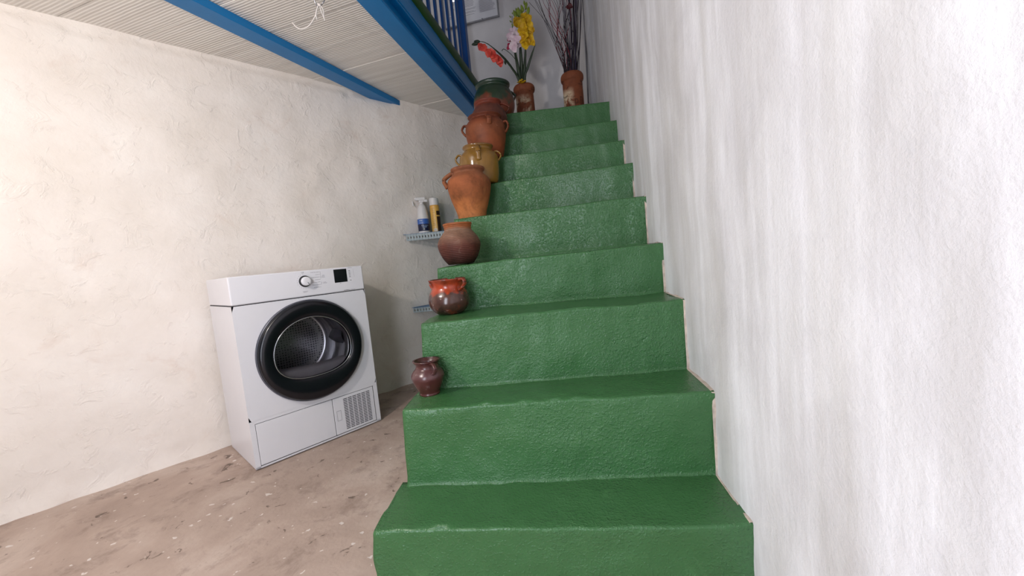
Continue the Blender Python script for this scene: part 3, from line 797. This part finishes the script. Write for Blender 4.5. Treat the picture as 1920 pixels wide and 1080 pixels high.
pot('narrow_neck_pot', 'dull red clay pot with glossy rim, just below the green splashed one', (-0.308, 2.222, stairz(7) + .001),
    [(0, .062), (.005, .066), (.03, .082), (.07, .098), (.10, .100), (.13, .092), (.153, .077), (.164, .069), (.172, .068), (.180, .073), (.186, .075), (.189, .071)], M_p7,
    [(12, .125, .175, .020, .009, .0), (150, .125, .170, .012, .009, .0)], None, .007, 7)
gm = NT('green_splashed_clay'); go = gm.sep()
gn = gm.math('ADD', go[2], gm.math('MULTIPLY', gm.math('SUBTRACT', gm.noise(9, 3, .55), .5), .26))
gc = gm.ramp(gm.step(gn, .0, .25), [(0, lin((122, 58, 42))), (.40, lin((112, 58, 38))), (.50, lin((40, 56, 36))), (.86, lin((28, 50, 38))), (1, lin((36, 56, 42)))])
gm.base(gm.mix(1.0, gc, gm.ramp(gm.noise(16, 5), [(.3, (.72, .72, .72, 1)), (.7, (1.1, 1.1, 1.1, 1))]), 'MULTIPLY')); gm.rough(.3, .5); gm.bump((gm.noise(40), .15, .004))
pot('splashed_pot', 'biggest red clay pot with dark green glaze splashed over rim, topmost on the stairs', (-0.303, 2.47, stairz(8) + .001),
    [(0, .082), (.005, .086), (.03, .102), (.07, .119), (.11, .124), (.145, .119), (.175, .106), (.190, .097), (.198, .096), (.206, .102), (.216, .105), (.222, .102), (.224, .098)], gm.m, [(25, .13, .185, .018, .012, .0)], None, .009, 8)

# ------------------------------------------------------------------ clay pipe vases
def vase_mat(name, seed, stain):
    t = NT(name); o = t.sep()
    c = t.ramp(t.noise(10, 5, .6), [(.3, lin((104, 56, 36))), (.7, lin((138, 78, 50)))])
    vec = t.obj(); 
    f = t.ramp(t.noise(8 + seed, 5, .6, None, .7), [(.43, (0, 0, 0, 1)), (.54, (1, 1, 1, 1))])
    side = t.step(t.math('ADD', o[0], t.math('MULTIPLY', o[1], .4)), stain, stain - .03)
    low = t.step(o[2], .235, .19)
    c = t.mix(t.math('MULTIPLY', t.math('MULTIPLY', f, side), t.math('MULTIPLY', low, .8)), c, lin((216, 198, 168)))
    f2 = t.ramp(t.noise(22, 4, .6, None, 1.0), [(.58, (0, 0, 0, 1)), (.63, (1, 1, 1, 1))])
    c = t.mix(t.math('MULTIPLY', f2, .65), c, lin((64, 36, 24)))
    t.base(c); t.rough(.7, .25); t.bump((t.noise(50), .3, .004)); return t.m
def vase(label, loc, prof, mat):
    root = empty('clay_vase', label, 'vase', loc)
    vl, fl = lathe(smooth_profile(prof, 3), 44, .01, loc[0], True, .008); mesh_obj('vase_body', vl, fl, mat, root)
    return root
V1 = Vector((-0.127, 2.75, stairz(8) + .002)); V2 = Vector((0.194, 2.75, stairz(8) + .002))
vase('clay pipe vase with pale stains holding the gladiolus flowers', V1, [(0, .060), (.01, .062), (.12, .062), (.235, .060), (.252, .061), (.259, .067), (.272, .0715), (.288, .0705), (.299, .064), (.302, .060)], vase_mat('stained_clay', 0, .03))
v2 = vase('taller clay pipe vase with incised letters holding dark dried twigs', V2, [(0, .063), (.01, .065), (.15, .066), (.26, .065), (.278, .066), (.285, .071), (.298, .0745), (.316, .0735), (.328, .067), (.331, .063)], vase_mat('stained_clay_tall', 3, -.02))
# incised marks on the tall vase
bm_v, bm_f = [], []
def mark(pts, r=.0668):
    P = []
    for u, z in pts:
        a = math.radians(-86) + u / r; P.append(Vector((r * math.cos(a), r * math.sin(a), z)))
    tube(bm_v, bm_f, P, .0018, 6)
mark([(0, .085), (0, .150)]); mark([(0, .149), (.013, .149), (.018, .138), (.014, .124), (0, .122)])
mark([(-.052, .085), (-.043, .145), (-.034, .085)])
mark([(.040, .075), (.038, .165)]); mark([(.038, .164), (.052, .165), (.056, .080)])
mesh_obj('incised_letters', bm_v, bm_f, simple('dark_incision', (58, 28, 18), .8), v2)

# ------------------------------------------------------------------ flowers
M_stem = simple('dark_green_stem', (38, 56, 30), .6); M_leaf = simple('dark_leaf', (34, 50, 30), .5, vary=.25, scale=30)
M_bud = simple('yellow_green_bud', (120, 138, 44), .5, vary=.25, scale=40)
def petal_mat(name, c1, c2, pos=(.35, .65), scale=30):
    t = NT(name); t.base(t.ramp(t.noise(scale, 3), [(pos[0], lin(c1)), (pos[1], lin(c2))])); t.rough(.55, .3)
    t.p.inputs['Subsurface Weight'].default_value = 0.0; return t.m
M_yel = petal_mat('yellow_petal', (178, 132, 6), (214, 176, 30)); M_red = petal_mat('coral_red_petal', (176, 48, 40), (206, 84, 70))
M_pink = petal_mat('white_pink_petal', (196, 168, 182), (222, 206, 212)); M_crim = petal_mat('crimson_petal', (130, 16, 50), (160, 30, 70))
def floret(name, parent, c, d, size, mat, seed, petals=6, inner=None):
    """a ruffled trumpet of petals opening towards d"""
    r_ = random.Random(seed); d = Vector(d).normalized(); a = d.orthogonal().normalized(); b = d.cross(a)
    vl, fl = [], []; twist = r_.uniform(0, 6)
    for k in range(petals):
        ang = twist + 2 * math.pi * k / petals + r_.uniform(-.15, .15); e = a * math.cos(ang) + b * math.sin(ang); f = d.cross(e)
        L = size * r_.uniform(.85, 1.12) * (0.8 if k % 2 else 1.0); open_ = r_.uniform(.75, 1.1); o = len(vl); NU, NV = 5, 4
        for i in range(NU + 1):
            t = i / NU; w = size * .46 * math.sin(math.pi * (0.12 + 0.80 * t)) ** .8
            out = L * (t ** 1.25) * open_ * .85; fwd = L * (.75 * t - .42 * t * t * open_)
            for j in range(NV + 1):
                s = j / NV * 2 - 1
                ruffle = size * .07 * math.sin(s * 5 + k * 2.1 + t * 6) * t
                vl.append(Vector(c) + e * (out - abs(s) * w * .15) + d * (fwd + ruffle + abs(s) ** 2 * size * .10) + f * (s * w))
        for i in range(NU):
            for j in range(NV):
                q = o + i * (NV + 1) + j; fl.append((q, q + 1, q + NV + 2, q + NV + 1))
    ob = mesh_obj(name, vl, fl, mat, parent)
    return ob
def bud(vl, fl, c, d, L, w):
    c = Vector(c); d = Vector(d).normalized()
    tube(vl, fl, [c + d * (L * t) for t in (0, .15, .4, .7, .92, 1)], [w * .35, w * .8, w, w * .75, w * .3, w * .05], 7)
def blade(vl, fl, pts, w, nrm=Vector((0, -1, .1))):
    """sword leaf: two sided folded strip with thickness"""
    pp = spline(pts, 6); n = len(pp); o = len(vl)
    for i, p in enumerate(pp):
        t = i / (n - 1); d = (pp[min(i + 1, n - 1)] - pp[max(i - 1, 0)]).normalized(); s = d.cross(nrm).normalized()
        ww = w * (math.sin(math.pi * min(1, .25 + .75 * t)) ** .7 if t < 1 else 0.02) + 0.0004
        k = d.cross(s).normalized()
        vl += [p - s * ww, p + k * ww * .25 + k * .0006, p + s * ww, p + k * ww * .25 - k * .0008]
    for i in range(n - 1):
        for j in range(4):
            j2 = (j + 1) % 4; fl.append((o + i * 4 + j, o + i * 4 + j2, o + i * 4 + 4 + j2, o + i * 4 + 4 + j))
    fl.append((o, o + 1, o + 2, o + 3)); fl.append(tuple(o + (n - 1) * 4 + j for j in range(4)))
VB = V1 + Vector((0, 0, .012)); VMZ = V1.z + .30
def stem_pts(*px):
    return px
def flower_root(name, label):
    return empty(name, label, 'flower', tuple(VB))
def in_root(root, pts): return [Vector(p) - VB for p in pts]
def glad(label, name, base_off, path, florets, mat, buds, rst, leafs=(), crimson=()):
    root = flower_root(name, label)
    P = [VB + Vector(base_off)] + [at(*p) for p in path]
    pp = spline(P, 6); vl, fl = [], []
    tube(vl, fl, in_root(root, pp), [.0042 * (1 - .6 * i / len(pp)) for i in range(len(pp))], 7)
    mesh_obj('flower_stem', vl, fl, M_stem, root)
    for i, (px, py, y, sz, dx, dz) in enumerate(florets):
        floret('blossom', root, at(px, py, y) - VB, (dx, -1, dz), sz, M_crim if i in crimson else mat, rst + i)
    for (px, py, y, dx, dz, L) in buds:
        vl, fl = [], []; bud(vl, fl, at(px, py, y) - VB, (dx, -.1, dz), L, L * .24); mesh_obj('bud', vl, fl, M_bud if mat is not M_red else M_leaf, root)
    for (pts, w) in leafs:
        vl, fl = [], []; blade(vl, fl, in_root(root, [VB + Vector(base_off)] + [at(*p) for p in pts]), w); mesh_obj('leaf', vl, fl, M_leaf, root)
    return root
glad('taller yellow gladiolus spike with green buds at its tip', 'yellow_gladiolus', (.012, .01, 0), [(981, 158, 2.755), (983, 110, 2.74), (987, 60, 2.72), (984, 12, 2.70)],
     [(985, 33, 2.70, .040, 0, .5), (988, 42, 2.69, .045, .3, .1), (980, 46, 2.69, .045, -.4, .1), (991, 53, 2.68, .048, .5, 0), (982, 57, 2.67, .050, -.2, 0), (990, 64, 2.68, .050, .35, -.1), (983, 70, 2.67, .050, -.3, -.1), (992, 76, 2.68, .048, .5, -.2), (985, 82, 2.68, .046, 0, -.3)],
     M_yel, [(981, 22, 2.70, -.25, 1, .045), (986, 18, 2.70, .1, 1, .04), (989, 28, 2.70, .3, 1, .05), (984, 10, 2.70, -.1, 1, .03), (987, 13, 2.7, .15, 1, .03)], 100,
     [([(980, 158, 2.76), (977, 110, 2.72), (974, 68, 2.69)], .013), ([(983, 158, 2.75), (984, 120, 2.73), (986, 84, 2.71)], .012)])
glad('shorter yellow gladiolus spike beside the white and pink one', 'yellow_gladiolus', (-.012, .012, 0), [(977, 158, 2.76), (975, 110, 2.76), (973, 60, 2.74), (972, 26, 2.73)],
     [(969, 40, 2.73, .036, -.3, .2), (976, 41, 2.72, .038, .2, .2), (972, 48, 2.72, .042, 0, 0), (978, 55, 2.72, .042, .3, 0)],
     M_yel, [(968, 33, 2.73, -.3, 1, .05), (973, 32, 2.73, .0, 1, .06), (976, 33, 2.72, .2, 1, .055), (970, 25, 2.73, -.2, 1, .035)], 140,
     [([(976, 158, 2.77), (970, 120, 2.76), (965, 92, 2.75)], .012)])
glad('white and pink gladiolus with crimson throats in the clay pipe vase', 'pink_gladiolus', (-.02, .0, 0), [(976, 158, 2.74), (972, 125, 2.72), (966, 90, 2.70), (961, 55, 2.69), (960, 30, 2.69)],
     [(963, 60, 2.69, .036, -.2, .3), (968, 67, 2.68, .040, .3, .1), (959, 70, 2.68, .040, -.5, 0), (966, 77, 2.67, .044, .1, 0), (958, 73, 2.69, .032, -.9, 0), (963, 87, 2.67, .044, -.1, -.3), (957, 87, 2.69, .030, -.8, -.2), (970, 84, 2.69, .036, .4, -.2)],
     M_pink, [(959, 42, 2.69, -.5, .6, .018), (958, 33, 2.69, -.5, .7, .016), (962, 50, 2.69, -.3, .9, .022), (961, 27, 2.69, -.1, 1, .014)], 180,
     [([(976, 158, 2.75), (971, 128, 2.73), (964, 96, 2.71)], .012)], (4, 6))
glad('coral red gladiolus arching out of the vase over the pots', 'red_gladiolus', (.02, -.02, 0), [(975, 155, 2.73), (966, 137, 2.70), (951, 118, 2.66), (935, 100, 2.62), (917, 84, 2.58), (903, 78, 2.56), (893, 81, 2.55)],
     [(902, 86, 2.55, .030, -.4, -.6), (908, 90, 2.55, .034, .0, -.5), (917, 99, 2.56, .034, -.4, -.5), (923, 102, 2.57, .038, .1, -.4), (928, 108, 2.58, .038, -.2, -.6), (935, 113, 2.60, .036, .1, -.5), (938, 118, 2.61, .030, .2, -.8)],
     M_red, [(898, 80, 2.55, -1, -.25, .045), (892, 80, 2.55, -1, -.4, .03), (900, 78, 2.55, -1, .15, .04), (946, 114, 2.65, .2, -.8, .03)], 220,
     [([(974, 155, 2.73), (960, 128, 2.69), (942, 105, 2.64), (914, 81, 2.58)], .007)])
root = tag(empty('sword_leaf', 'lone dark sword shaped leaf leaning away from the gladiolus bunch', 'leaf', tuple(VB)), None)
vl, fl = [], []; blade(vl, fl, in_root(root, [VB + Vector((.025, .0, 0)), at(984, 154, 2.74), at(990, 125, 2.71), at(997, 103, 2.69), at(1004, 83, 2.67)]), .0085); mesh_obj('leaf', vl, fl, M_leaf, root)
root = empty('bent_stalk', 'thin dark stalk bending over with a small drooping tip, beside the pink gladiolus', 'stalk', tuple(VB))
vl, fl = [], []; tube(vl, fl, in_root(root, spline([VB + Vector((-.03, .01, 0)), at(977, 156, 2.74), at(973, 125, 2.72), at(962, 106, 2.69), at(950, 95, 2.67), at(944, 92, 2.66), at(941, 95.5, 2.66)], 6)), .0022, 6); mesh_obj('stalk', vl, fl, M_leaf, root)
root = empty('yellow_blossom', 'single yellow blossom tucked in the mouth of the clay pipe vase', 'flower', tuple(VB))
floret('petals', root, at(979, 158, 2.69) - VB, (0, -.55, .9), .038, M_yel, 300); floret('petals', root, at(977, 155, 2.70) - VB, (-.4, -.5, .9), .032, M_yel, 301)
vl, fl = [], []; tube(vl, fl, in_root(root, [VB + Vector((0, -.03, 0)), V1 + Vector((0, -.045, .2)), at(979, 158, 2.69)]), .003, 6); mesh_obj('stalk', vl, fl, M_stem, root)

# ------------------------------------------------------------------ dried twigs in the tall vase
M_twig = simple('black_brown_twig', (36, 26, 34), .7, vary=.3, scale=20); M_twigp = simple('dark_violet_twig', (44, 34, 62), .7, vary=.3, scale=20); M_twigr = simple('wine_red_twig', (124, 28, 46), .6, vary=.25, scale=20)
TB = V2 + Vector((0, 0, .014)); rt = random.Random(11)
def twig(name, label, group, P, r0, r1, mat):
    root = empty(name, label, 'twig', tuple(TB), 0, group)
    pp = spline(P, 7); n = len(pp); vl, fl = [], []
    tube(vl, fl, [p - TB for p in pp], [r0 + (r1 - r0) * i / (n - 1) for i in range(n)], 5)
    mesh_obj('twig_stem', vl, fl, mat, root); return root
def mouth(px): return at(px, 143, 2.75 + rt.uniform(-.045, .045))
for k in range(40):                                       # straight dark bundle
    t = rt.gauss(0.5, .26); t = min(1.0, max(0.0, t)); mx = 1066 + 18 * t + rt.uniform(-2, 2); tx = 1056 + 34 * t + rt.uniform(-3, 3)
    y0 = rt.uniform(-.035, .035); top = rt.uniform(-95, -20)
    P = [TB + Vector(((t - .5) * .05, y0, 0)), at(mx, 140, 2.75 + y0), at(mx + (tx - mx) * .55 + rt.uniform(-2, 2), 70, 2.75 + y0 * 1.6 - .02), at(tx, 0, 2.75 + y0 * 2 - .03), at(tx + (tx - mx) * .5, top, 2.75 + y0 * 2.4 - .05)]
    twig('dried_twig', 'straight dark dried twig in the dense upright bundle of the tall vase', 'straight twigs of the upright bundle', P, .0022 if k % 3 else .0032, .0012, M_twigp if k % 2 else M_twig)
TOPS = [(1000, -6), (992, 4), (1003, -20), (1008, -8), (996, -15)]
for k, (tx, ty) in enumerate(TOPS):
    P = [TB + Vector((.03, .01 * k - .02, 0)), at(1061 + k, 141, 2.75), at(1043 + k * 2.2, 92, 2.72 - .01 * k), at(1022 + k * 1.4, 42, 2.70 - .01 * k), at(tx, ty, 2.68 - .012 * k)]
    twig('dried_twig', 'long thin dark twig leaning out over the flower vase, ' + ('second from the outside', 'outermost one', 'third from the outside', 'innermost one', 'steepest crossing one')[k], 'leaning twigs', P, .0024, .0011, M_twig)
for k in range(16):                                      # curly reddish ones
    y0 = rt.uniform(-.04, .03); mx = 1058 + rt.uniform(0, 12); lean = rt.uniform(-50, 2)
    P = [TB + Vector((rt.uniform(-.03, .02), y0 * .6, 0)), at(mx, 141, 2.75 + y0)]
    ph = rt.uniform(0, 6); amp = rt.uniform(3.5, 8)
    for q in range(1, 9):
        yy = 141 - q * 19; P.append(at(mx + lean * (q / 8) ** 1.2 + amp * math.sin(ph + q * 1.25) * min(1, q / 3), yy, 2.75 + y0 - .012 * q + .012 * math.cos(ph + q * 1.4)))
    twig('curly_twig', 'curly wine red twig twisting beside the straight dark bundle', 'curly twigs', P, .0024, .0011, M_twigr if k % 2 else M_twig)
root = empty('dried_flower_head', 'dark wine red dried flower head among the twigs', 'flower', tuple(TB))
P = [TB + Vector((0, -.03, 0)), at(1070, 140, 2.70), at(1070, 70, 2.66), at(1068, 16, 2.63)]
vl, fl = [], []; tube(vl, fl, [p - TB for p in spline(P, 6)], .002, 6); mesh_obj('flower_stem', vl, fl, M_twig, root)
M_dry = petal_mat('dried_petal', (48, 14, 22), (96, 40, 44))
for k in range(3): floret('petals', root, at(1068, 14, 2.63 - .004 * k) - TB, (.1 * k - .1, -1, .1), .026 - .006 * k, M_dry, 400 + k, 7)

# ------------------------------------------------------------------ railing of the loft
rail = empty('loft_railing', 'blue painted railing of flat upright bars on the green loft edge', 'railing', tuple(EM @ Vector((-.02, .8, H + 1.405))))
ro = rail.location.copy()
def rail_bar(nm, yb, w, th, z1, mat):
    bm = bmesh.new(); c = EM @ Vector((-.022, yb - 1.45 + 0.0, 0))
    add_box(bm, -th / 2, th / 2, -w / 2, w / 2, H + 1.405, z1, .0015, 2, Matrix.Translation(-ro) @ Matrix.Translation((c.x, c.y, 0)) @ EM.to_3x3().to_4x4())
    return bm_obj(nm, bm, mat, rail)
for k in range(7): rail_bar('railing_bar', 2.250 + k * .1170, .030, .014, H + 2.28, M_bluedark)
rail_bar('railing_post', 3.068, .060, .05, H + 2.34, M_bluedark)
bm = bmesh.new(); add_box(bm, -.02, .02, .70, 1.66, H + 2.28, H + 2.31, .003, 2, Matrix.Translation(-ro) @ EM @ Matrix.Translation((-.022, 0, 0))); bm_obj('top_rail', bm, M_bluedark, rail)

# ------------------------------------------------------------------ small lit bulb seen between the bars
BP = Vector((-0.628, 3.16, H + 2.022))
bl = empty('wall_bulb', 'small lit bulb glowing behind the blue railing bars', 'lamp', tuple(BP))
em = NT('lit_bulb_glass'); em.base((1, 1, 1, 1)); em.p.inputs['Emission Color'].default_value = (1, 1, 1, 1); em.p.inputs['Emission Strength'].default_value = 3.0
vl, fl = lathe(smooth_profile([(-.032, .003), (-.030, .012), (-.018, .026), (0, .031), (.018, .025), (.036, .014), (.042, .013)], 3), 24); mesh_obj('bulb', vl, fl, em.m, bl)
vl, fl = [], []; tube(vl, fl, [Vector((0, 0, .040)), Vector((0, 0, .075)), Vector((0, .03, .09)), Vector((0.012, .112, .092))], .0135, 12); mesh_obj('socket', vl, fl, M_plain, bl)

# ------------------------------------------------------------------ framed notice on the back wall
NZ0, NZ1 = H + 1.882, H + 2.20; NL, NR_ = -1.11, -0.652       # along BD from B0
nroot = empty('framed_notice', 'framed white printed notice in two columns hanging on the upstairs wall', 'notice', tuple(B0 + BD * ((NL + NR_) / 2) + Vector((0, 0, NZ0)) + BN * .014))
no = nroot.location.copy(); NMx = Matrix((BD, -BN, Vector((0, 0, 1)))).transposed().to_4x4()
hw_ = (NR_ - NL) / 2; hh_ = NZ1 - NZ0
bm = bmesh.new(); add_box(bm, -hw_ + .008, hw_ - .008, -.006, .004, .008, hh_ - .008, 0, 2, NMx); bm_obj('paper', bm, simple('notice_paper', (206, 206, 212), .6, vary=.02), nroot)
bm = bmesh.new()
for (x0, x1, z0, z1) in ((-hw_, hw_, 0, .010), (-hw_, hw_, hh_ - .01, hh_), (-hw_, -hw_ + .01, .01, hh_ - .01), (hw_ - .01, hw_, .01, hh_ - .01)): add_box(bm, x0, x1, -.010, .010, z0, z1, .002, 2, NMx)
bm_obj('notice_frame', bm, simple('grey_metal_frame', (140, 140, 144), .4, metal=.3), nroot)
bm = bmesh.new(); rn = random.Random(5)
for (x0, x1) in ((-.21, -.13), (-.10, .045), (.075, .205)):
    z = .055 + (0.01 if x0 < 0 else 0)
    while z < hh_ - .03:
        if rn.random() > .08: add_box(bm, x0, x1 - rn.random() * .02, -.0066, -.0055, z, z + .0030, 0, 2, NMx)
        z += .0078
tag(bm_obj('printed_lines', bm, simple('notice_print', (150, 150, 160), .7), nroot), kind='stuff')
bm = bmesh.new()
bm.free()
for (x, z) in ((.09, .006), (hw_ - .005, .17)): box('frame_clip', x - .006, x + .006, -.014, -.008, z - .004, z + .006, M_chrome, nroot, .002, NMx)

# ------------------------------------------------------------------ ring and white strings under the loft boards
HK = at(597, -3, 1.66); hk = empty('hanging_ring', 'metal ring hung under the loft boards with white string ends knotted to it', 'ring', tuple(HK))
vl, fl = [], []
RC = at(599.5, 0, 1.66); RR = .0235
ring = [RC + Vector((RR * math.cos(2 * math.pi * i / 36), 0.006 * math.sin(4 * math.pi * i / 36), RR * math.sin(2 * math.pi * i / 36))) for i in range(37)]
tube(vl, fl, [p - HK for p in ring], .0024, 8, False); mesh_obj('metal_ring', vl, fl, M_chrome, hk)
vl, fl = [], []; tube(vl, fl, [p - HK for p in spline([RC + Vector((0, 0, RR)), RC + Vector((.002, 0, RR + .02)), RC + Vector((0, .004, .2)), Vector((RC.x, RC.y + .004, H + 1.172))], 5)], .0016, 6); mesh_obj('hook_wire', vl, fl, M_chrome, hk)
M_str = simple('white_string', (222, 216, 212), .8)
for pts in ([(598, 8), (594, 18), (592, 28), (583, 44), (574, 52), (563, 54.5), (555, 50), (548, 42)], [(597, 9), (593, 22), (592.5, 29), (594.5, 37)],
            [(599, 9), (602, 20), (606, 30), (609.5, 39)], [(599, 9), (604, 14), (607, 22), (607, 29), (608, 34)]):
    vl, fl = [], []; tube(vl, fl, [at(x, y, 1.655) - HK for x, y in [p.to_2d() for p in spline([Vector((x, y, 0)) for x, y in pts], 5)]], .0021, 6); mesh_obj('string', vl, fl, M_str, hk)
vl, fl = [], []; tube(vl, fl, [at(596, 7, 1.652) - HK, at(601, 11, 1.652) - HK], [.005, .004], 8); mesh_obj('knot', vl, fl, M_str, hk)
